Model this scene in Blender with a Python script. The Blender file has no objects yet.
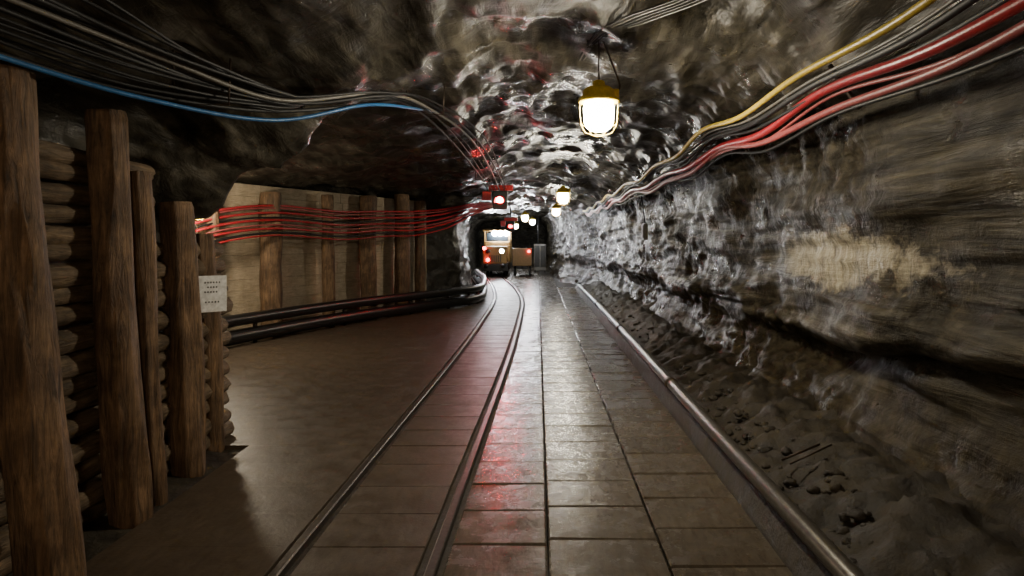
import bpy, bmesh, math, random
from mathutils import Vector, Matrix, noise
random.seed(7)
scene = bpy.context.scene
COL = scene.collection

# ---------------------------------------------------------------- helpers
def lerp(a, b, t): return a + (b - a) * t
def sstep(a, b, x):
    t = max(0.0, min(1.0, (x - a) / (b - a)))
    return t * t * (3 - 2 * t)
def pw(tab, y):
    if y <= tab[0][0]: return tab[0][1]
    for (a, va), (b, vb) in zip(tab, tab[1:]):
        if y <= b: return lerp(va, vb, (y - a) / (b - a))
    return tab[-1][1]
def crom(pts, n=8):
    P = [Vector(p) for p in pts]
    P = [P[0] * 2 - P[1]] + P + [P[-1] * 2 - P[-2]]
    out = []
    for i in range(1, len(P) - 2):
        a, b, c, d = P[i - 1], P[i], P[i + 1], P[i + 2]
        for k in range(n):
            t = k / n
            out.append(0.5 * ((2 * b) + (c - a) * t + (2 * a - 5 * b + 4 * c - d) * t * t + (3 * b - a - 3 * c + d) * t ** 3))
    out.append(P[-2].copy())
    return out

class MB:
    def __init__(s): s.v = []; s.f = []; s.m = []; s.s = []
    def add(s, vs, fs, mat=0, smooth=True):
        o = len(s.v); s.v += [tuple(v) for v in vs]
        for f in fs:
            s.f.append(tuple(i + o for i in f)); s.m.append(mat); s.s.append(smooth)
    def box(s, c, size, mat=0, bev=0.01, rot=None):
        bm = bmesh.new(); bmesh.ops.create_cube(bm, size=1)
        for v in bm.verts: v.co = Vector((v.co.x * size[0], v.co.y * size[1], v.co.z * size[2]))
        if bev > 0:
            bmesh.ops.bevel(bm, geom=list(bm.edges), offset=bev, segments=2, affect='EDGES', profile=0.5)
        M = rot.to_4x4() if rot else Matrix()
        bm.verts.index_update()
        s.add([M @ v.co + Vector(c) for v in bm.verts], [[v.index for v in f.verts] for f in bm.faces], mat, False)
        bm.free()
    def tube(s, pts, r, mat=0, n=8, cap=True):
        pts = [Vector(p) for p in pts]; N = len(pts); vs = []; fs = []
        up = Vector((0, 0, 1))
        for i, p in enumerate(pts):
            t = (pts[min(i + 1, N - 1)] - pts[max(i - 1, 0)]).normalized()
            if abs(t.dot(up)) > 0.95: up = Vector((1, 0, 0)) if abs(t.x) < 0.9 else Vector((0, 1, 0))
            a = t.cross(up).normalized(); b = a.cross(t).normalized(); up = b
            rr = r[i] if isinstance(r, (list, tuple)) else r
            for k in range(n):
                an = 2 * math.pi * k / n
                vs.append(p + (a * math.cos(an) + b * math.sin(an)) * rr)
        for i in range(N - 1):
            for k in range(n):
                k2 = (k + 1) % n
                fs.append((i * n + k, i * n + k2, (i + 1) * n + k2, (i + 1) * n + k))
        if cap:
            fs.append(tuple(range(n))[::-1]); fs.append(tuple((N - 1) * n + k for k in range(n)))
        s.add(vs, fs, mat)
    def lathe(s, c, prof, mat=0, n=24):
        vs = []; fs = []
        for r, z in prof:
            for k in range(n):
                a = 2 * math.pi * k / n
                vs.append(Vector(c) + Vector((r * math.cos(a), r * math.sin(a), z)))
        for i in range(len(prof) - 1):
            for k in range(n):
                k2 = (k + 1) % n
                fs.append((i * n + k, i * n + k2, (i + 1) * n + k2, (i + 1) * n + k))
        s.add(vs, fs, mat)
    def log(s, p0, p1, r, seed=0, mat=0, endmat=None, nseg=28, n=20, bow=0.02):
        p0 = Vector(p0); p1 = Vector(p1); d = (p1 - p0); t = d.normalized()
        u = Vector((0, 1, 0)) if abs(t.z) > 0.7 else Vector((0, 0, 1))
        a = t.cross(u).normalized(); b = a.cross(t)
        vs = []; fs = []
        for i in range(nseg + 1):
            q = i / nseg; c = p0 + d * q + a * bow * math.sin(q * math.pi) * math.sin(seed * 3.1) + b * bow * math.sin(q * math.pi * 2 + seed)
            for k in range(n):
                an = 2 * math.pi * k / n
                dirv = a * math.cos(an) + b * math.sin(an)
                nv = noise.noise(Vector((math.cos(an) * 1.3 + seed * 7, math.sin(an) * 1.3, q * d.length * 1.4)))
                nf = noise.noise(Vector((math.cos(an) * 4 + seed * 3, math.sin(an) * 4, q * d.length * 1.5)))
                rr = r * (1 + 0.2 * nv + 0.17 * nf)
                if i in (0, nseg): rr *= 0.93
                vs.append(c + dirv * rr)
        for i in range(nseg):
            for k in range(n):
                k2 = (k + 1) % n
                fs.append((i * n + k, i * n + k2, (i + 1) * n + k2, (i + 1) * n + k))
        s.add(vs, fs, mat)
        e = mat if endmat is None else endmat
        s.add(vs[:n], [tuple(range(n))], e, False); s.add(vs[-n:], [tuple(range(n))], e, False)
    def build(s, name, mats):
        me = bpy.data.meshes.new(name); me.from_pydata(s.v, [], s.f)
        for m in mats: me.materials.append(m)
        me.polygons.foreach_set('material_index', s.m)
        me.polygons.foreach_set('use_smooth', s.s); me.update()
        o = bpy.data.objects.new(name, me); COL.objects.link(o); return o

class NT:
    def __init__(s, name):
        s.mat = bpy.data.materials.new(name); s.mat.use_nodes = True
        s.t = s.mat.node_tree; s.t.nodes.clear()
        s.out = s.n('ShaderNodeOutputMaterial'); s.b = s.n('ShaderNodeBsdfPrincipled')
        s.t.links.new(s.b.outputs[0], s.out.inputs[0])
    def n(s, typ, **kw):
        nd = s.t.nodes.new(typ)
        for k, v in kw.items(): setattr(nd, k, v)
        return nd
    def l(s, a, b): s.t.links.new(a, b)
    def coord(s, scale=(1, 1, 1), which='Object', rot=(0, 0, 0)):
        tc = s.n('ShaderNodeTexCoord'); mp = s.n('ShaderNodeMapping')
        mp.inputs['Scale'].default_value = scale; mp.inputs['Rotation'].default_value = rot
        s.l(tc.outputs[which], mp.inputs[0]); return mp.outputs[0]
    def noise(s, co, scale, detail=6, rough=0.6, dist=0.0):
        nd = s.n('ShaderNodeTexNoise'); nd.inputs['Scale'].default_value = scale
        nd.inputs['Detail'].default_value = detail; nd.inputs['Roughness'].default_value = rough
        nd.inputs['Distortion'].default_value = dist
        s.l(co, nd.inputs['Vector']); return nd.outputs['Fac']
    def ramp(s, fac, stops):
        nd = s.n('ShaderNodeValToRGB'); cr = nd.color_ramp
        while len(cr.elements) < len(stops): cr.elements.new(0.5)
        for e, (p, c) in zip(cr.elements, stops):
            e.position = p; e.color = (c[0], c[1], c[2], 1) if isinstance(c, (tuple, list)) else (c, c, c, 1)
        s.l(fac, nd.inputs[0]); return nd.outputs[0]
    def math(s, op, a, b=None, clamp=False):
        nd = s.n('ShaderNodeMath', operation=op); nd.use_clamp = clamp
        for i, x in enumerate((a, b)):
            if x is None: continue
            if isinstance(x, (int, float)): nd.inputs[i].default_value = x
            else: s.l(x, nd.inputs[i])
        return nd.outputs[0]
    def mix(s, fac, a, b, mode='MIX'):
        nd = s.n('ShaderNodeMix', data_type='RGBA', blend_type=mode)
        for i, x in ((0, fac), (6, a), (7, b)):
            if isinstance(x, (int, float)): nd.inputs[i].default_value = x
            elif isinstance(x, (tuple, list)): nd.inputs[i].default_value = (x[0], x[1], x[2], 1)
            else: s.l(x, nd.inputs[i])
        return nd.outputs[2]
    def bump(s, h, strength=0.5, dist=0.05, prev=None):
        nd = s.n('ShaderNodeBump'); nd.inputs['Distance'].default_value = dist; s.l(h, nd.inputs['Height'])
        if isinstance(strength, (int, float)): nd.inputs['Strength'].default_value = strength
        else: s.l(strength, nd.inputs['Strength'])
        if prev: s.l(prev, nd.inputs['Normal'])
        return nd.outputs[0]
    def fin(s, col=None, rough=None, nor=None, **kw):
        for k, x in (('Base Color', col), ('Roughness', rough)):
            if x is None: continue
            if isinstance(x, (int, float)): s.b.inputs[k].default_value = x
            elif isinstance(x, (tuple, list)): s.b.inputs[k].default_value = (x[0], x[1], x[2], 1)
            else: s.l(x, s.b.inputs[k])
        if nor: s.l(nor, s.b.inputs['Normal'])
        for k, v in kw.items(): s.b.inputs[k.replace('_', ' ')].default_value = v
        return s.mat

# ---------------------------------------------------------------- materials
m = NT('wet_ceiling_rock'); co = m.coord()
n1 = m.noise(co, 1.1, 6, 0.6); gr = m.noise(m.coord((1, 0.18, 1)), 8, 7, 0.6, 0.4); n3 = m.noise(co, 30, 4, 0.6); cross = m.noise(m.coord((0.5, 1, 0.5)), 7, 6, 0.6, 0.8)
col = m.ramp(gr, [(0.32, (0.014, 0.0125, 0.010)), (0.5, (0.052, 0.047, 0.037)), (0.7, (0.135, 0.122, 0.096))])
col = m.mix(m.ramp(n1, [(0.4, 0.0), (0.62, 0.75)]), col, m.mix(1.0, col, (0.45, 0.42, 0.37), 'MULTIPLY'))
b = m.bump(gr, 0.7, 0.035); b = m.bump(cross, m.ramp(n1, [(0.4, 0.6), (0.6, 0.15)]), 0.025, b); b = m.bump(n3, 0.3, 0.005, b)
M_rock = m.fin(col, m.ramp(n1, [(0.4, 0.19), (0.6, 0.46)]), b, Specular_IOR_Level=0.27)

m = NT('mineral_wall_rock'); co = m.coord()
big = m.noise(m.coord((1, 0.5, 1)), 0.9, 4, 0.55)
lay = m.noise(m.coord((1, 0.22, 2.8), rot=(0.06, 0, 0)), 4.0, 9, 0.66, 0.3)
nod = m.noise(co, 8, 6, 0.62, 0.3); fine = m.noise(co, 40, 3); drip = m.noise(m.coord((1, 5, 0.35)), 4, 5, 0.6)
sep = m.n('ShaderNodeSeparateXYZ'); m.l(co, sep.inputs[0]); z = sep.outputs[2]; yy = sep.outputs[1]
col = m.ramp(lay, [(0.36, (0.010, 0.0085, 0.006)), (0.5, (0.042, 0.036, 0.025)), (0.66, (0.135, 0.118, 0.083))])
nmask = m.ramp(big, [(0.42, 0.0), (0.56, 1.0)])
col = m.mix(m.math('MULTIPLY', nmask, 0.8), col, m.ramp(nod, [(0.38, (0.005, 0.0042, 0.003)), (0.55, (0.028, 0.023, 0.015)), (0.7, (0.08, 0.066, 0.043))]))
blot = m.noise(m.coord((1, 0.8, 1.2)), 2.2, 7, 0.7)
warp = m.math('ADD', z, m.math('MULTIPLY', m.math('SUBTRACT', blot, 0.5), 0.6))
dz = m.math('DIVIDE', m.math('ABSOLUTE', m.math('SUBTRACT', warp, 1.44)), 0.19)
dy = m.math('DIVIDE', m.math('ABSOLUTE', m.math('SUBTRACT', m.math('ADD', yy, m.math('MULTIPLY', m.math('SUBTRACT', nod, 0.5), 1.6)), 5.2)), 1.4)
dd = m.math('ADD', m.math('POWER', dz, 2.0), m.math('POWER', dy, 2.0))
k1 = m.math('MULTIPLY', m.math('SUBTRACT', 1.25, dd, True), 1.4, True)
dz2 = m.math('DIVIDE', m.math('ABSOLUTE', m.math('SUBTRACT', warp, 1.2)), 0.5)
k2 = m.math('MULTIPLY', m.math('SUBTRACT', 1.0, dz2, True), m.ramp(blot, [(0.55, 0.0), (0.65, 0.22)]))
k = m.math('MAXIMUM', m.math('MULTIPLY', k1, m.ramp(nod, [(0.32, 0.3), (0.5, 1.0)])), k2)
col = m.mix(k, col, m.ramp(drip, [(0.3, (0.24, 0.205, 0.14)), (0.7, (0.46, 0.415, 0.31))]))
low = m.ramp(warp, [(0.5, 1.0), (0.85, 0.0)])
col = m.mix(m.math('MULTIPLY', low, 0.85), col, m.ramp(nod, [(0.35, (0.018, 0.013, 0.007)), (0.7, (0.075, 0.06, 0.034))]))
rough = m.ramp(blot, [(0.38, 0.22), (0.6, 0.6)])
b = m.bump(lay, 0.75, 0.045); b = m.bump(nod, m.math('ADD', m.math('MULTIPLY', nmask, 0.6), 0.15), 0.05, b); b = m.bump(drip, m.math('MULTIPLY', k, 0.5), 0.03, b); b = m.bump(fine, 0.25, 0.005, b)
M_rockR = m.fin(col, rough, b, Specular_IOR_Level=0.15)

m = NT('dark_wall_rock'); co = m.coord()
n2 = m.noise(m.coord((1, .6, 1)), 4.5, 10, .7, .6); n3 = m.noise(co, 22, 5)
M_rockL = m.fin(m.ramp(n2, [(0.3, (0.012, 0.011, 0.009)), (0.5, (0.04, 0.036, 0.028)), (0.72, (0.10, 0.09, 0.07))]), m.ramp(n2, [(0.3, .25), (.7, .5)]), m.bump(n3, .4, .012, m.bump(n2, .8, .07)))

def slab_mat(name, ca, cb, rlo, rhi, vari=0.5):
    m = NT(name); co = m.coord()
    g = m.n('ShaderNodeNewGeometry')
    n1 = m.noise(co, 2.2, 7, 0.65); n2 = m.noise(m.coord((6, 1.2, 6)), 6, 6, 0.6); n3 = m.noise(co, 40, 4); n4 = m.noise(co, 5, 7, 0.7)
    col = m.mix(n1, ca, cb)
    col = m.mix(m.math('MULTIPLY', g.outputs['Random Per Island'], vari), col, m.mix(1.0, col, (0.5, 0.48, 0.44), 'MULTIPLY'))
    col = m.mix(m.ramp(n2, [(0.4, 0.5), (0.6, 0.0)]), col, m.mix(1.0, col, (0.5, 0.46, 0.42), 'MULTIPLY'))
    ro = m.ramp(n4, [(0.35, rlo), (0.65, rhi)])
    b = m.bump(n4, 0.3, 0.012); b = m.bump(n3, 0.2, 0.005, b)
    return m.fin(col, ro, b)
M_slab = slab_mat('wet_paving_slab', (0.085, 0.070, 0.052), (0.20, 0.168, 0.128), 0.13, 0.34)
M_plank = slab_mat('damp_floor_board', (0.060, 0.044, 0.030), (0.125, 0.095, 0.064), 0.34, 0.55, 0.12)

m = NT('muddy_ground'); co = m.coord(); n1 = m.noise(co, 6, 9, 0.7)
M_mud = m.fin(m.ramp(n1, [(0.35, (0.011, 0.008, 0.005)), (0.7, (0.06, 0.047, 0.028))]), m.ramp(n1, [(0.3, 0.45), (0.7, 0.85)]), m.bump(n1, 0.8, 0.04))

def wood_mat(name, c0, c1, sc, vari=.4, blot=.8):
    m = NT(name); co = m.coord(sc); n1 = m.noise(co, 6, 9, 0.7, 0.8); n2 = m.noise(m.coord(), 3.5, 6, 0.65)
    col = m.ramp(n1, [(0.33, c0), (0.68, c1)])
    g = m.n('ShaderNodeNewGeometry')
    col = m.mix(m.math('MULTIPLY', g.outputs['Random Per Island'], vari), col, m.mix(1.0, col, (0.5, 0.45, 0.4), 'MULTIPLY'))
    col = m.mix(m.ramp(n2, [(0.42, 0.0), (0.6, blot)]), col, m.mix(1.0, col, (0.4, 0.36, 0.32), 'MULTIPLY'))
    return m.fin(col, 0.62, m.bump(n1, 0.9, 0.025))
M_post = wood_mat('rough_timber', (0.055, 0.034, 0.018), (0.37, 0.225, 0.12), (6, 6, 0.6))
M_lag = wood_mat('round_log_timber', (0.07, 0.05, 0.03), (0.30, 0.21, 0.125), (5, 0.6, 5))
M_board = wood_mat('pale_board', (0.46, 0.37, 0.25), (0.70, 0.59, 0.43), (0.8, 0.8, 7), .3, .35)

def plain(name, col, rough, metal=0.0, bumpy=0.15, scale=30, **kw):
    m = NT(name); n1 = m.noise(m.coord(), scale, 4)
    c = m.mix(m.ramp(n1, [(0.3, 0.0), (0.7, 1.0)]), tuple(x * 0.6 for x in col), col)
    return m.fin(c, rough, m.bump(n1, bumpy, 0.01), Metallic=metal, **kw)
def emis(name, col, st):
    m = NT(name); return m.fin(col, 0.4, Emission_Color=(col[0], col[1], col[2], 1), Emission_Strength=st)
M_steel = plain('worn_rail_steel', (0.17, 0.15, 0.13), 0.38, 0.8)
M_pipe = plain('wet_steel_pipe', (0.15, 0.14, 0.12), 0.32, 0.6)
M_blackpipe = plain('black_pipe', (0.02, 0.02, 0.02), 0.35, 0.2)
M_cblk = plain('black_cable', (0.009, 0.009, 0.010), 0.6)
M_cgry = plain('grey_cable', (0.16, 0.15, 0.13), 0.5)
M_cred = plain('red_cable', (0.50, 0.025, 0.035), 0.35)
M_cpink = plain('faded_red_cable', (0.42, 0.09, 0.09), 0.45)
M_cyel = plain('yellow_cable', (0.72, 0.52, 0.06), 0.4)
M_cblu = plain('blue_cable', (0.03, 0.15, 0.38), 0.4)
M_brass = plain('yellow_lamp_housing', (0.85, 0.60, 0.04), 0.35, 0.0)
M_iron = plain('rusty_iron', (0.07, 0.05, 0.035), 0.55, 0.6)
M_white = plain('white_sign_plate', (0.9, 0.9, 0.88), 0.5, 0, 0.03)
M_ink = plain('sign_ink', (0.05, 0.05, 0.05), 0.6)
M_locoy = plain('loco_paint', (0.30, 0.18, 0.06), 0.4)
M_locod = plain('loco_dark_metal', (0.04, 0.04, 0.04), 0.4, 0.5)
M_glass = plain('dark_window_glass', (0.02, 0.025, 0.03), 0.08)
M_redlit = plain('red_lit_paint', (0.6, 0.03, 0.03), 0.45)  # red glow around the signal put into the paint colour
M_bulb = emis('lamp_globe_glow', (1.0, 0.90, 0.70), 290)
M_bulbm = emis('mid_lamp_globe_glow', (1.0, 0.92, 0.74), 170)
M_bulbw = emis('unseen_warm_lamp_glow', (1.0, 0.79, 0.56), 230)
M_bulba = emis('added_side_lamp_glow', (1.0, 0.86, 0.64), 320)
M_bulbf = emis('cool_lamp_globe_glow', (0.95, 0.97, 1.0), 260)
M_head = emis('headlight_glow', (0.9, 0.95, 1.0), 400)
M_redl = emis('red_signal_glow', (1.0, 0.01, 0.02), 520)
M_reds = emis('red_tail_lamp_glow', (1.0, 0.02, 0.03), 40)

# ---------------------------------------------------------------- tunnel shell
XLT = [(-9, -2.85), (5.5, -2.85), (6.1, -4.6), (6.6, -5.8), (9.5, -5.9), (10.6, -5.65), (16.6, -3.3), (17.3, -2.5), (18.0, -1.95), (20, -1.95), (22.5, -2.3), (30, -3.4), (46, -3.8)]
XRT = [(-9, 2.15), (14, 2.15), (20, 2.0), (24, 1.95), (27.5, 1.05), (36, 0.7), (46, 0.4)]
def profile(y):
    xl = pw(XLT, y); xr = pw(XRT, y)
    alc = sstep(5.8, 6.8, y) * (1 - sstep(16.2, 17.6, y))
    far = sstep(15.5, 19, y)
    dip = math.exp(-((y - 5.55) / 0.75) ** 2)
    top = 3.08 - 0.12 * far
    P = [(xl, -0.25), (xl, 0.5), (xl, 1.2), (xl - 0.02, lerp(2.15, 2.2, alc) - 0.55 * dip),
         (xl + 0.32, lerp(2.6, 2.5, alc) - 0.8 * dip), (xl + 0.8, lerp(2.75, 2.62, alc) - 0.55 * dip),
         (lerp(-1.3, -1.0, far), 2.85 - 0.1 * dip), (lerp(-0.5, -0.4, far), top), (0.4, top + 0.03), (xr * 0.58, top - 0.05),
         (xr - 0.35, 2.8), (xr - 0.08, 2.45), (xr, 1.9), (xr + 0.02, 1.3), (xr - 0.02, 0.95), (xr + 0.08, 0.6), (xr - 0.12, 0.25), (xr - 0.3, -0.25)]
    return [Vector((x, z, 0)) for x, z in P]
NS = 18
def disp(x, y, z, u):
    d = 0.13 * noise.fractal(Vector((x, y * 0.6, z)) * 0.9, 1.0, 2.0, 3)
    rt = sstep(1.2, 1.9, x) * (y < 26)
    r = 1 - abs(noise.noise(Vector((x * 1.8, y * 0.55, z * 2.2 + 5)))) * 2
    d -= 0.07 * r * r * (1 - 0.6 * rt)
    vd = noise.voronoi(Vector((x * 2.3, y * 1.1 + 0.4 * noise.noise(Vector((x * 2, y * 2, z))), z * 2.3)))[0]
    d += 0.08 * (vd[1] - vd[0]) * (1 - 0.55 * rt)
    rr = 1 - abs(noise.noise(Vector((x * 5, y * 1.6, z * 5.5)))) * 2
    d -= 0.022 * rr * rr * (1 - 0.4 * rt)
    if rt > 0:
        zz = z + 0.02 * y + 0.15 * noise.noise(Vector((y * .5, 2, z * .5)))
        d += rt * 0.045 * noise.noise(Vector((1, y * 0.35, zz * 6))) + rt * 0.024 * noise.noise(Vector((1, y * 0.8, zz * 16)))
        msk = sstep(-0.1, 0.2, noise.noise(Vector((y * 0.45, z * 0.9, 20))))
        d += rt * msk * 0.06 * noise.fractal(Vector((x * 4.5, y * 3.5, z * 5)), 0.9, 2.1, 4)
    d += 0.010 * noise.fractal(Vector((x * 8, y * 4, z * 8)), 0.9, 2.0, 3)
    d += 0.07
    e = ((x - 1.15) / 0.27) ** 2 + ((y - 4.6) / 0.38) ** 2
    if z > 2.3: d += 0.4 * math.exp(-e)
    if x > 1.4 and y < 24:
        zz = z + 0.12 * math.sin(y * 1.3) + 0.1 * noise.noise(Vector((y * 1.5, 0, 3)))
        d += 0.16 * math.exp(-((zz - 0.74) / 0.06) ** 2) * sstep(8.5, 5, y)
        d -= 0.06 * math.exp(-((zz - 0.95) / 0.12) ** 2)
        d -= 0.04 * math.exp(-((zz - 1.95) / 0.12) ** 2)
    return d
ys = []; y = -9.0
while y < 46:
    ys.append(y)
    y += 0.2 if y < 0.5 else (0.03 if y < 8 else (0.05 if y < 18 else 0.13))
rows = []
for y in ys:
    pr = crom(profile(y), NS); N = len(pr); row = []
    for i, p in enumerate(pr):
        t = (pr[min(i + 1, N - 1)] - pr[max(i - 1, 0)]).normalized()
        nx, nz = -t.y, t.x
        d = disp(p.x, y, p.y, i / N)
        row.append((p.x + nx * d, y + 0.06 * noise.noise(Vector((p.x * 2, y * 2, p.y * 2 + 9))), p.y + nz * d))
    rows.append(row)
def strip(name, i0, i1, mat):
    w = i1 - i0 + 1
    vs = [r[i] for r in rows for i in range(i0, i1 + 1)]
    fs = [(a * w + b, a * w + b + 1, (a + 1) * w + b + 1, (a + 1) * w + b) for a in range(len(rows) - 1) for b in range(w - 1)]
    mb = MB(); mb.add(vs, fs, 0, True); return mb.build(name, [mat])
strip('wall_left', 0, 3 * NS, M_rockL)
strip('ceiling', 3 * NS, 10 * NS + 9, M_rock)
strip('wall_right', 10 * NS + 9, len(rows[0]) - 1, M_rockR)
for nm, yy in (('wall_back', 45.6), ('wall_front', -8.8)):
    mb = MB(); n = 40; vs = []; fs = []
    for i in range(n + 1):
        for j in range(n + 1):
            x = -4.6 + 8 * i / n; z = -0.3 + 4 * j / n
            vs.append((x, yy + 0.3 * noise.fractal(Vector((x, z, yy)), 1, 2, 4), z))
    fs = [(i * (n + 1) + j, (i + 1) * (n + 1) + j, (i + 1) * (n + 1) + j + 1, i * (n + 1) + j + 1) for i in range(n) for j in range(n)]
    mb.add(vs, fs); mb.build(nm, [M_rockR])

# ---------------------------------------------------------------- floor
mb = MB(); vs = []; fs = []
fx = []; x = -6.6
while x < 2.5:
    fx.append(x); x += 0.1 if x < -2.8 else (0.06 if x < 1.1 else 0.03)
fy = [-9]
while fy[-1] < 46: fy.append(fy[-1] + (0.3 if fy[-1] < 0 else 0.05 if fy[-1] < 10 else 0.15))
def bank(x, y): return (0.17 * sstep(1.225, 1.27, x) + 0.16 * sstep(1.4, 1.95, x)) * (1 - sstep(22, 25, y))
for y in fy:
    for x in fx:
        b = bank(x, y) + 0.05 * sstep(-2.1, -2.7, x) * (y < 5.3)
        z = -0.035 + b + (0.07 * noise.fractal(Vector((x * 4, y * 4, 0)), 0.8, 2, 5) * sstep(1.33, 1.6, x))
        z += 0.012 * noise.noise(Vector((x * 3, y * 3, 1)))
        vs.append((x, y, z))
w = len(fx)
fs = [(a * w + b, a * w + b + 1, (a + 1) * w + b + 1, (a + 1) * w + b) for a in range(len(fy) - 1) for b in range(w - 1)]
mb.add(vs, fs); mb.build('floor', [M_mud])

TR = crom([(-0.92, -9, 0), (-0.91, 0, 0), (-0.89, 3.3, 0), (-0.77, 9.3, 0), (-0.74, 14, 0), (-0.80, 18.7, 0), (-1.2, 24, 0), (-1.75, 29, 0), (-2.3, 34, 0), (-2.7, 40, 0), (-2.8, 44, 0)], 14)
def tx(y):
    for a, b in zip(TR, TR[1:]):
        if y <= b.y: return lerp(a.x, b.x, (y - a.y) / (b.y - a.y))
    return TR[-1].x
def slab(mb, xa0, xb0, xa1, xb1, y0, y1, ztop, g=0.006, c=0.008, h=0.05, j=0.004):
    dz = [random.uniform(-j, j) for _ in range(4)]
    o = [(xa0 + g, y0 + g), (xb0 - g, y0 + g), (xb1 - g, y1 - g), (xa1 + g, y1 - g)]
    q = [(xa0 + g + c, y0 + g + c), (xb0 - g - c, y0 + g + c), (xb1 - g - c, y1 - g - c), (xa1 + g + c, y1 - g - c)]
    vs = [(x, y, ztop - h) for x, y in o] + [(x, y, ztop - c) for x, y in o] + [(x, y, ztop + d) for (x, y), d in zip(q, dz)]
    fs = [(8, 9, 10, 11)]
    for k in range(4):
        k2 = (k + 1) % 4
        fs += [(k, k2, 4 + k2, 4 + k), (4 + k, 4 + k2, 8 + k2, 8 + k)]
    mb.add(vs, fs, 0, False)
mb = MB(); R = 0.45
for j, (c0, c1) in enumerate([(None, 0.05), (0.05, 0.64), (0.64, 1.22)]):
    y = -8.5 + [0, 0.06, 0.2][j]
    while y < 43:
        y1 = y + R
        if not (j == 2 and y > 23.5) and not (j == 1 and y > 31):
            a0 = tx(y) + 0.43 if c0 is None else c0; a1 = tx(y1) + 0.43 if c0 is None else c0
            if c0 is None and y > 20:
                k = max(1, int((c1 - a0) / 0.6))
                for q in range(k):
                    slab(mb, lerp(a0, c1, q / k), lerp(a0, c1, (q + 1) / k), lerp(a1, c1, q / k), lerp(a1, c1, (q + 1) / k), y, y1, 0.01)
            else: slab(mb, a0, c1, a1, c1, y, y1, 0.015)
        y = y1
mb.build('paved_walkway', [M_slab])
mb = MB(); y = -8.5
WL = [(-9, -2.2), (5.40, -2.25), (5.43, -4.9), (10, -4.9), (16.6, -2.4), (17.2, -1.6), (19, -1.6), (22.4, -1.9), (30, -2.9), (45, -3.3)]
while y < 43:
    y1 = y + 0.45
    slab(mb, tx(y) - 0.30, tx(y) + 0.30, tx(y1) - 0.30, tx(y1) + 0.30, y, y1, -0.002, g=0.003, c=0.004, j=0.002)
    a = max(pw(WL, y + .001), pw(WL, y1 - .06)); b = tx(y) - 0.42; b1 = tx(y1) - 0.42
    if b - a > 0.15: slab(mb, a, b, a, b1, y, y1, 0.0, g=0.0, c=0.0008, j=0.0)
    y = y1
mb.build('track_floor_boards', [M_plank])

mb = MB()
for off in (-0.37, 0.37):
    sec = [(-0.025, -0.05), (-0.025, 0.006), (-0.018, 0.012), (0.018, 0.012), (0.025, 0.006), (0.025, -0.05)]
    vs = []; fs = []
    for p in TR:
        for sx, sz in sec: vs.append((p.x + off + sx, p.y, sz))
    k = len(sec)
    for i in range(len(TR) - 1):
        for q in range(k - 1): fs.append((i * k + q, i * k + q + 1, (i + 1) * k + q + 1, (i + 1) * k + q))
    mb.add(vs, fs, 0, False)
mb.build('railway_track', [M_steel])

# ---------------------------------------------------------------- pipe barriers
mb = MB()
pts = crom([(1.29, -6, .21), (1.29, 0, .21), (1.29, 5, .205), (1.30, 10, .21), (1.30, 15, .21), (1.29, 19, .205), (1.29, 22, .17), (1.29, 23, 0.02)], 10)
mb.tube(pts, 0.05, 0, 16)
for i in range(-2, 6):
    y = i * 4.2 + 2.55
    mb.tube([(1.29, y, .21), (1.29, y + .1, .21)], 0.057, 1, 14)
mb.build('pipe_barrier', [M_pipe, M_iron])
mb = MB()
gp = [(-4.95, 8.2), (-4.75, 9.8), (-3.75, 12.9), (-2.5, 15.5), (-1.75, 16.9), (-1.5, 17.8), (-1.5, 19), (-1.75, 22.4), (-2.4, 27)]
for z, r in ((0.14, 0.11), (0.39, 0.09)):
    mb.tube(crom([(x, y, z) for x, y in gp], 10), r, 0, 14)
cp = crom([(x, y, 0) for x, y in gp], 10)
for p in cp[::7]: mb.tube([(p.x - 0.03, p.y + 0.05, -0.05), (p.x - 0.03, p.y + 0.05, 0.46)], 0.035, 1, 10)
mb.build('pipe_barrier', [M_blackpipe, M_iron])

# ---------------------------------------------------------------- near-left timber
posts = [((-2.24, 3.2), (-2.48, 3.2), 2.40, 0.13), ((-2.33, 4.0), (-2.5, 4.02), 2.34, 0.105), ((-2.36, 4.32), (-2.47, 4.32), 2.02, 0.07),
         ((-2.42, 4.87), (-2.52, 4.87), 1.86, 0.11), ((-2.50, 5.42), (-2.58, 5.42), 1.65, 0.075), ((-2.25, 1.9), (-2.4, 1.9), 2.4, 0.13), ((-2.28, 0.4), (-2.42, 0.4), 2.4, 0.13), ((-2.28, -1.4), (-2.42, -1.4), 2.4, 0.13), ((-2.28, -3.4), (-2.42, -3.4), 2.4, 0.13)]
for i, (a, b, h, r) in enumerate(posts):
    mb = MB(); mb.log((a[0], a[1], -0.04), (b[0], b[1], h), r, i + 1, nseg=60, n=32); mb.build('timber_post', [M_post])
mb = MB(); z = 0.06; k = 0
while z < 2.15:
    r = random.uniform(0.052, 0.07)
    yend = 5.75 if z < 1.6 else 4.7
    x = -2.55 - 0.08 * z / 2 + random.uniform(-.012, .012)
    mb.log((x, -4.2, z), (x, 1.2, z + random.uniform(-.01, .01)), r, k + 20, nseg=40, n=14, bow=0.008)
    mb.log((x + 0.01, 1.22, z), (x, yend + random.uniform(-.08, .05), z + random.uniform(-.01, .01)), r, k + 50, nseg=50, n=16, bow=0.01)
    z += 2 * r * 0.96; k += 1
mb.build('log_lagging', [M_lag])

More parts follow.
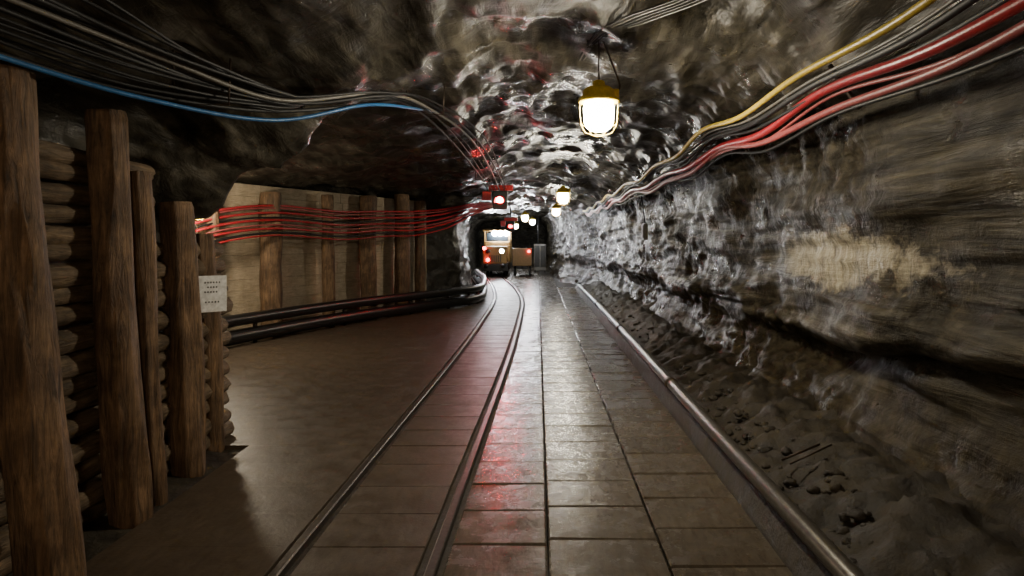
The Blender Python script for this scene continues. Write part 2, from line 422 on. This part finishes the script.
# sign (turned a little towards the drift)
mb = MB()
mb.box((0, 0, 0), (0.20, 0.012, 0.27), 0, 0.003)
for (dx, dz, w_) in [(0, .085, .12), (0, .05, .08), (-.01, .015, .10), (0, -.06, .11)]:
    n = int(w_ / 0.02)
    for q in range(n):
        mb.box((dx - w_ / 2 + q * w_ / n + 0.008, -.007, dz), (0.009, 0.002, 0.012), 1, 0)
for dz in (.09, -.09): mb.tube([(-.03, .01, dz), (-.03, .16, dz)], 0.006, 2, 6)
o = mb.build('notice_sign', [M_white, M_ink, M_iron]); o.location = (-2.42, 5.2, 1.20); o.rotation_euler = (0, 0, math.radians(40))

# ---------------------------------------------------------------- alcove board wall
A = Vector((-5.35, 10.2, 0)); B = Vector((-2.72, 16.95, 0)); D = (B - A); L = D.length; dn = D.normalized(); nrm = Vector((dn.y, -dn.x, 0))
ang = math.atan2(D.y, D.x); RM = Matrix.Rotation(ang, 3, 'Z')
mb = MB(); z = 0.0
while z < 2.4:
    h = random.uniform(0.17, 0.22); s = -0.2
    while s < L:
        e = min(s + random.uniform(1.6, 2.4), L)
        c = A + dn * ((s + e) / 2) + nrm * random.uniform(-.005, .005)
        mb.box((c.x, c.y, z + h / 2), (e - s - 0.004, 0.04, h - 0.004), 0, 0.003, RM); s = e
    z += h
mb.build('board_wall', [M_board])
for i, (x, y, r, h) in enumerate([(-4.62, 11.96, .17, 2.4), (-4.08, 13.3, .11, 2.45), (-3.58, 14.45, .17, 2.5), (-3.13, 15.55, .17, 2.6), (-2.85, 16.35, .12, 2.5), (-5.05, 10.6, .14, 2.4)]):
    mb = MB(); mb.log((x + .14, y - .16, -0.04), (x + .12, y - .16, h), r, i + 31, nseg=50, n=22); mb.build('timber_post', [M_post])

# ---------------------------------------------------------------- cables
def cables(name, lst, mats):
    cu = bpy.data.curves.new(name, 'CURVE'); cu.dimensions = '3D'; cu.bevel_depth = 1.0; cu.bevel_resolution = 3; cu.use_fill_caps = True
    for m_ in mats: cu.materials.append(m_)
    for pts, r, mi in lst:
        sp = cu.splines.new('POLY'); q = crom(pts, 8); sp.points.add(len(q) - 1)
        for P_, c in zip(sp.points, q): P_.co = (c.x, c.y, c.z, 1); P_.radius = r
        sp.use_smooth = True; sp.material_index = mi
    o = bpy.data.objects.new(name, cu); COL.objects.link(o); return o
CM = [M_cblk, M_cgry, M_cred, M_cpink, M_cyel, M_cblu]
def runR(x0, z0, jx, jz, ph, y0=-6, y1=23):
    out = []; y = y0; k = 0
    while y <= y1:
        f = sstep(7, 15, y)
        x = lerp(x0, 1.5 + (x0 - 1.7) * 0.6, f); z = lerp(z0, 2.42 + (z0 - 2.5) * 0.6, f)
        sag = -0.04 if k % 2 else 0.025
        out.append((x + jx * noise.noise(Vector((y * .4, ph, 0))), y, z + sag + jz * noise.noise(Vector((y * .35, ph, 5)))))
        y += 1.3; k += 1
    return out
lst = [(runR(1.80, 2.50, .05, .05, 1), .030, 2), (runR(1.84, 2.43, .05, .08, 2), .024, 3), (runR(1.64, 2.64, .05, .06, 3), .022, 4),
       (runR(1.73, 2.58, .05, .08, 4), .020, 0), (runR(1.78, 2.54, .05, .12, 5), .014, 0), (runR(1.69, 2.61, .06, .10, 6), .010, 1),
       (runR(1.87, 2.37, .05, .12, 7), .012, 0), (runR(1.72, 2.59, .06, .10, 8), .012, 0), (runR(1.8, 2.52, .06, .12, 9), .010, 0), (runR(1.85, 2.45, .05, .14, 10), .012, 3)]
cables('wall_cable_bundle', lst, CM)
mb = MB()
for i in range(-2, 8):
    y = i * 2.2 + 2.0; f = sstep(7, 15, y); xx = lerp(1.84, 1.6, f)
    mb.box((xx, y, 2.52), (0.02, 0.03, 0.32), 0, 0.004, Matrix.Rotation(-0.6, 3, 'Y'))
mb.build('cable_bracket', [M_iron])
lst = []
base = [(-2.75, -1, 2.55), (-2.62, 1.5, 2.55), (-2.42, 2.9, 2.50), (-2.12, 3.7, 2.44), (-1.72, 4.5, 2.46), (-1.3, 5.2, 2.64), (-1.12, 6.2, 2.8), (-1.1, 9, 2.84), (-1.12, 14, 2.78), (-1.2, 19, 2.6), (-1.5, 25, 2.6)]
for k in range(14):
    s = k * 0.026; pts = []
    for i, p in enumerate(base):
        w_ = [1.0, 1.0, 1.0, .8, .35, .35, .5][i] if i < 7 else 1.2
        pts.append((p[0] + random.uniform(-.04, .04) + s * w_ * 1.1, p[1] + random.uniform(-.1, .1), p[2] + w_ * (s * 0.8 - 0.06) * (1 if i < 6 else .2) + random.uniform(-.022, .022)))
    if k % 5 not in (0, 3):
        pts = pts[:5] + [(-1.75 + s * .3, 5.15, 2.56 + s * .3), (-2.3, 6.4, 2.62 + s * .2), (-3.4, 8.0, 2.5), (-4.6, 9.6, 2.38)]
    lst.append((pts, random.choice([.006, .009, .013]), 1 if k == 8 else 0))
lst.append(([(p[0] + 0.03, p[1], p[2] - 0.09 * (1 if i < 5 else 0.4)) for i, p in enumerate(base[:7])] + [(-1.0, 7.5, 2.95), (-.9, 9, 3.1)], .013, 5))
cables('hanging_cable_bundle', lst, CM)
mb = MB()
for (x, y, z) in [(-1.95, 4.05, 2.45), (-1.0, 6.2, 2.78), (-1.0, 9.5, 2.8), (-1.0, 13, 2.78)]:
    mb.tube([(x - .16, y, z + .25), (x - .16, y, z - .06), (x + .16, y, z - .07), (x + .17, y, z + .2)], 0.007, 0, 8)
mb.build('cable_hanger', [M_iron])
lst = []
sp = [(-5.0, 8.8, 1.7), (-4.85, 10.4, 2.02), (-4.40, 11.7, 2.16), (-3.75, 13.2, 2.13), (-3.2, 14.4, 2.17), (-2.75, 15.3, 2.2), (-2.2, 16.3, 2.3), (-1.65, 17.0, 2.45), (-1.25, 18, 2.55), (-1.15, 20, 2.6)]
for k in range(9):
    j1 = random.uniform(-.012, .012)
    lst.append(([(p[0] + .012 * k, p[1] - 0.02 * k, p[2] + 0.02 - 0.066 * k * [1, .96, .96, 1.04, .96, 1, .85, .5, .3, .3][i] + j1 + random.uniform(-.008, .008)) for i, p in enumerate(sp)], [.02, .014, .020, .014, .02, .014, .020, .018, .014][k], [2, 3, 2, 0, 2, 3, 2, 0, 2][k]))
cables('alcove_cable_bundle', lst, CM)
lst = []
for k in range(5):
    o = k * 0.055
    lst.append(([(0.30, 6.6, 3.12), (0.40 + o * .4, 5.4, 3.14), (0.55 + o, 4.7, 3.08), (0.85 + o * .8, 4.1, 3.03), (1.15 + o * .3, 3.2, 2.98), (1.3, 1, 2.96)], .007, [0, 1, 0, 0, 1][k]))
cables('roof_cable_bundle', lst, CM)

# ---------------------------------------------------------------- lamps
def lamp(x, y, z, bulb, ceil=3.12):
    mb = MB(); c = (x, y, z)
    mb.lathe(c, [(0.0, -0.18), (0.06, -0.172), (0.095, -0.145), (0.112, -0.10), (0.116, 0.0), (0.105, 0.05)], 1, 20)
    mb.lathe(c, [(0.10, 0.045), (0.15, 0.04), (0.158, 0.055), (0.15, 0.075), (0.125, 0.085), (0.12, 0.13), (0.09, 0.155), (0.05, 0.165), (0.045, 0.20), (0.02, 0.21), (0.0, 0.21)], 0, 28)
    for k in range(6):
        a = 2 * math.pi * k / 6
        P = [(0.145, 0.05), (0.142, -0.05), (0.135, -0.13), (0.10, -0.19), (0.035, -0.21)]
        mb.tube([(x + r * math.cos(a), y + r * math.sin(a), z + h) for r, h in P], 0.0022, 0, 6)
    for r, h in ((0.138, -0.12), (0.035, -0.21)):
        mb.tube([(x + r * math.cos(a * math.pi / 12), y + r * math.sin(a * math.pi / 12), z + h) for a in range(25)], 0.0022, 0, 6, False)
    mb.tube([(x, y + 0.03 * math.cos(a * math.pi / 8), z + 0.24 + 0.035 * math.sin(a * math.pi / 8)) for a in range(17)], 0.006, 2, 6, False)
    mb.tube([(x, y, z + 0.26), (x, y, ceil)], 0.006, 2, 6)
    mb.tube(crom([(x + .1, y, z + .11), (x + .16, y, z + .16), (x + .11, y + .03, z + .33), (x + .04, y + .05, ceil)], 6), 0.007, 2, 8)
    mb.lathe((x + .125, y, z + .11), [(0, -.03), (.03, -.03), (.03, .03), (0, .03)], 0, 12)
    return mb.build('caged_mine_lamp', [M_brass, bulb, M_iron])
lamp(0.46, 5.3, 2.60, M_bulb)
lamp(0.54, 15, 2.56, M_bulbm)
lamp(0.58, 22.4, 2.56, M_bulbm)
lamp(-0.5, 27, 2.5, M_bulbf)
lamp(-0.26, 33, 2.5, M_bulbf)
lamp(-1.2, 38, 2.4, M_bulbf)
lamp(0.3, -1.2, 2.60, M_bulbw)  # added lamp behind the camera, brightens the near timber
lamp(-0.5, -4.5, 2.56, M_bulbw)
lamp(-4.5, 9.3, 2.08, M_bulba, 2.6)  # added lamp, hidden behind the rock dip, brightens the board wall

# red signals
def signal(x, y, z, s, mt):
    mb = MB()
    mb.box((x, y, z), (0.34 * s, 0.2, 0.42 * s), 0, 0.02)
    mb.tube([(x, y - 0.09, z), (x, y - 0.13, z)], 0.10 * s, 2, 20)
    mb.tube([(x, y - 0.13, z - .003), (x, y - 0.14, z - .005)], 0.075 * s, 1, 20)
    vs = []; fs = []  # visor, added to keep the red light off the ceiling
    for i in range(17):
        a = math.pi * (-0.15 + 1.3 * i / 16)
        for rr in (0.102 * s, 0.112 * s):
            for dy in (.1, .58): vs.append((x + rr * math.cos(a), y - dy, z + rr * math.sin(a) - (dy - .1) * .11))
    for i in range(16):
        a = i * 4; b2 = a + 4
        fs += [(a, a + 1, b2 + 1, b2), (a + 2, a + 3, b2 + 3, b2 + 2), (a + 1, a + 3, b2 + 3, b2 + 1)]
    mb.add(vs, fs, 2)
    mb.tube([(x, y, z + 0.2 * s), (x, y, 2.95)], 0.02, 0, 8)
    mb.box((x - 0.3 * s, y - .02, z + 0.10), (0.2 * s, 0.12, 0.20), 2, 0.01)
    mb.box((x + 0.02, y - .02, z + 0.28 * s), (0.55 * s, 0.1, 0.12), 2, 0.01)
    mb.build('red_signal_light', [M_locod, mt, M_redlit])
signal(-0.86, 15.9, 2.5, 1, M_redl)
signal(-1.0, 25.5, 2.1, .9, M_reds)
mb = MB(); mb.box((1.93, 12.6, 1.75), (0.08, 0.16, 0.3), 0, 0.01); mb.tube([(1.93, 12.6, 1.9), (1.86, 12.6, 2.4)], 0.012, 1, 8)
mb.box((1.885, 12.6, 1.75), (0.02, 0.12, 0.24), 0, 0.005)
mb.build('junction_box', [M_cgry, M_cblk])
mb = MB(); cx, cy = 0.1, 34.5
mb.box((cx, cy, 0.75), (0.6, 0.4, 1.3), 0, 0.02)
for dx in (-.15, .15): mb.box((cx + dx, cy - .21, .8), (0.26, 0.02, 1.05), 1, 0.008)
for dx in (-.24, .24): mb.box((cx + dx, cy, .06), (0.06, 0.3, .12), 1, 0.004)
mb.tube([(cx - .1, cy, 1.4), (cx - .1, cy, 2.8)], 0.03, 1, 8)
mb.build('electrical_cabinet', [M_cgry, M_locod])

# ---------------------------------------------------------------- locomotive
def loco(lx, ly, reds, heads=True):
    mb = MB()
    def LB(c, s, m_, b=0.03): mb.box((lx + c[0], ly + c[1], c[2]), s, m_, b)
    LB((0, 2.2, 0.45), (1.15, 4.2, 0.35), 1)
    LB((0, 0.8, 0.95), (1.05, 1.5, 0.75), 0, 0.06)
    LB((0, 2.4, 1.05), (1.2, 1.6, 1.0), 0, 0.05)
    for sx in (-1, 1):
        for yy in (1.68, 3.12): LB((sx * 0.55, yy, 1.75), (0.08, 0.08, 0.5), 0, 0.01)
    LB((0, 2.4, 2.03), (1.3, 1.75, 0.08), 0, 0.03)
    LB((0, 1.64, 1.72), (0.95, 0.02, 0.38), 2, 0.0)
    LB((0, 3.6, 0.95), (1.05, 1.0, 0.7), 0, 0.06)
    LB((0, 0.03, 0.42), (1.15, 0.12, 0.3), 1, 0.02)
    for sx in (-0.35, 0.35):
        mb.tube([(lx + sx, ly - 0.2, 0.5), (lx + sx, ly + 0.05, 0.5)], [0.1, 0.06], 1, 16)
    for yy in (1.0, 3.2):
        for sx in (-0.37, 0.37):
            mb.tube([(lx + sx - 0.05, ly + yy, 0.27), (lx + sx + 0.05, ly + yy, 0.27)], 0.26, 1, 24)
    for k in range(7): LB((-0.24 + k * 0.08, 0.045, 0.8), (0.04, 0.02, 0.3), 1, 0.004)
    for sx in (-0.3, 0.3):
        mb.tube([(lx + sx, ly + 0.06, 1.12), (lx + sx, ly - 0.05, 1.12)], 0.1, 1, 18)
        if heads and sx > 0: mb.tube([(lx + sx, ly - 0.045, 1.12), (lx + sx, ly - 0.06, 1.12)], 0.085, 4, 18)
    if heads:
        for sx in (-.1, .15, .42):
            mb.tube([(lx + sx, ly + 1.58, 1.90), (lx + sx, ly + 1.5, 1.90)], 0.12, 4, 18)
    for dx, dz in reds:
        mb.tube([(lx + dx, ly + 0.03, dz), (lx + dx, ly - 0.06, dz)], 0.07, 5, 14)
    mb.build('mine_locomotive', [M_locoy, M_locod, M_glass, M_redlit, M_head, M_reds])
loco(-1.85, 30.0, [(-.45, 1.25), (-.3, .75)])
mb = MB(); qx, qy = -0.70, 31.5
for sx in (-1, 1):
    mb.box((qx + sx * .4, qy, .85), (.04, 1.4, .75), 0, .01)
    for i in range(4): mb.box((qx + sx * .425, qy - .6 + i * .4, .85), (.03, .05, .75), 1, .006)
for sy in (-1, 1): mb.box((qx, qy + sy * .7, .85), (.84, .04, .75), 0, .01)
mb.box((qx, qy, .48), (.8, 1.4, .05), 0, .01); mb.box((qx, qy, .38), (.5, 1.6, .12), 1, .02)
for yy in (-.4, .4):
    for sx in (-.33, .33): mb.tube([(qx + sx - .04, qy + yy, .22), (qx + sx + .04, qy + yy, .22)], .2, 1, 20)
mb.tube([(qx, qy - .8, .4), (qx, qy - .95, .4)], .06, 1, 12)
mb.tube([(qx + .3, qy - .72, 1.1), (qx + .3, qy - .78, 1.1)], .05, 2, 12)
mb.build('mine_cart', [M_locoy, M_locod, M_reds])

# ---------------------------------------------------------------- rubble
mb = MB()
bm = bmesh.new(); bmesh.ops.create_icosphere(bm, subdivisions=2, radius=1); bm.verts.index_update()
iv = [v.co.copy() for v in bm.verts]; jf = [[v.index for v in f.verts] for f in bm.faces]; bm.free()
def stone(x, y, z, r):
    sd = random.random() * 50; sc = Vector((random.uniform(.7, 1.3), random.uniform(.7, 1.3), random.uniform(.45, .8)))
    vs = []
    for v in iv:
        q = v * (1 + 0.6 * noise.noise(v * 1.3 + Vector((sd, 0, 0))))
        vs.append((x + q.x * sc.x * r, y + q.y * sc.y * r, z + q.z * sc.z * r))
    mb.add(vs, jf, 0, True)
for k in range(260):
    y = random.uniform(1, 20) if k % 2 else random.uniform(2, 7); x = random.uniform(1.38, 1.75)
    stone(x, y, -0.035 + bank(x, y), random.choice([.015, .02, .03, .04]) * random.uniform(.6, 1.2))
mb.build('rubble', [M_mud])
mb = MB()
mb.tube([(1.5, 4.3, .25), (1.75, 4.35, .33)], 0.008, 0, 8); mb.tube([(1.52, 4.22, .25), (1.78, 4.24, .36)], 0.006, 0, 8)
mb.build('iron_rod', [M_iron])

# ---------------------------------------------------------------- world & camera
w = bpy.data.worlds.new('world'); scene.world = w; w.use_nodes = True
w.node_tree.nodes['Background'].inputs[0].default_value = (0.02, 0.02, 0.02, 1)
cam = bpy.data.cameras.new('camera'); co = bpy.data.objects.new('camera', cam); COL.objects.link(co)
co.location = (0, 0, 1.6); co.rotation_euler = (math.radians(90), 0, 0)
cam.sensor_width = 36; cam.lens = 24.6; cam.shift_x = -26 / 1024; cam.shift_y = -48 / 1024
cam.clip_start = 0.02; cam.clip_end = 200
scene.camera = co
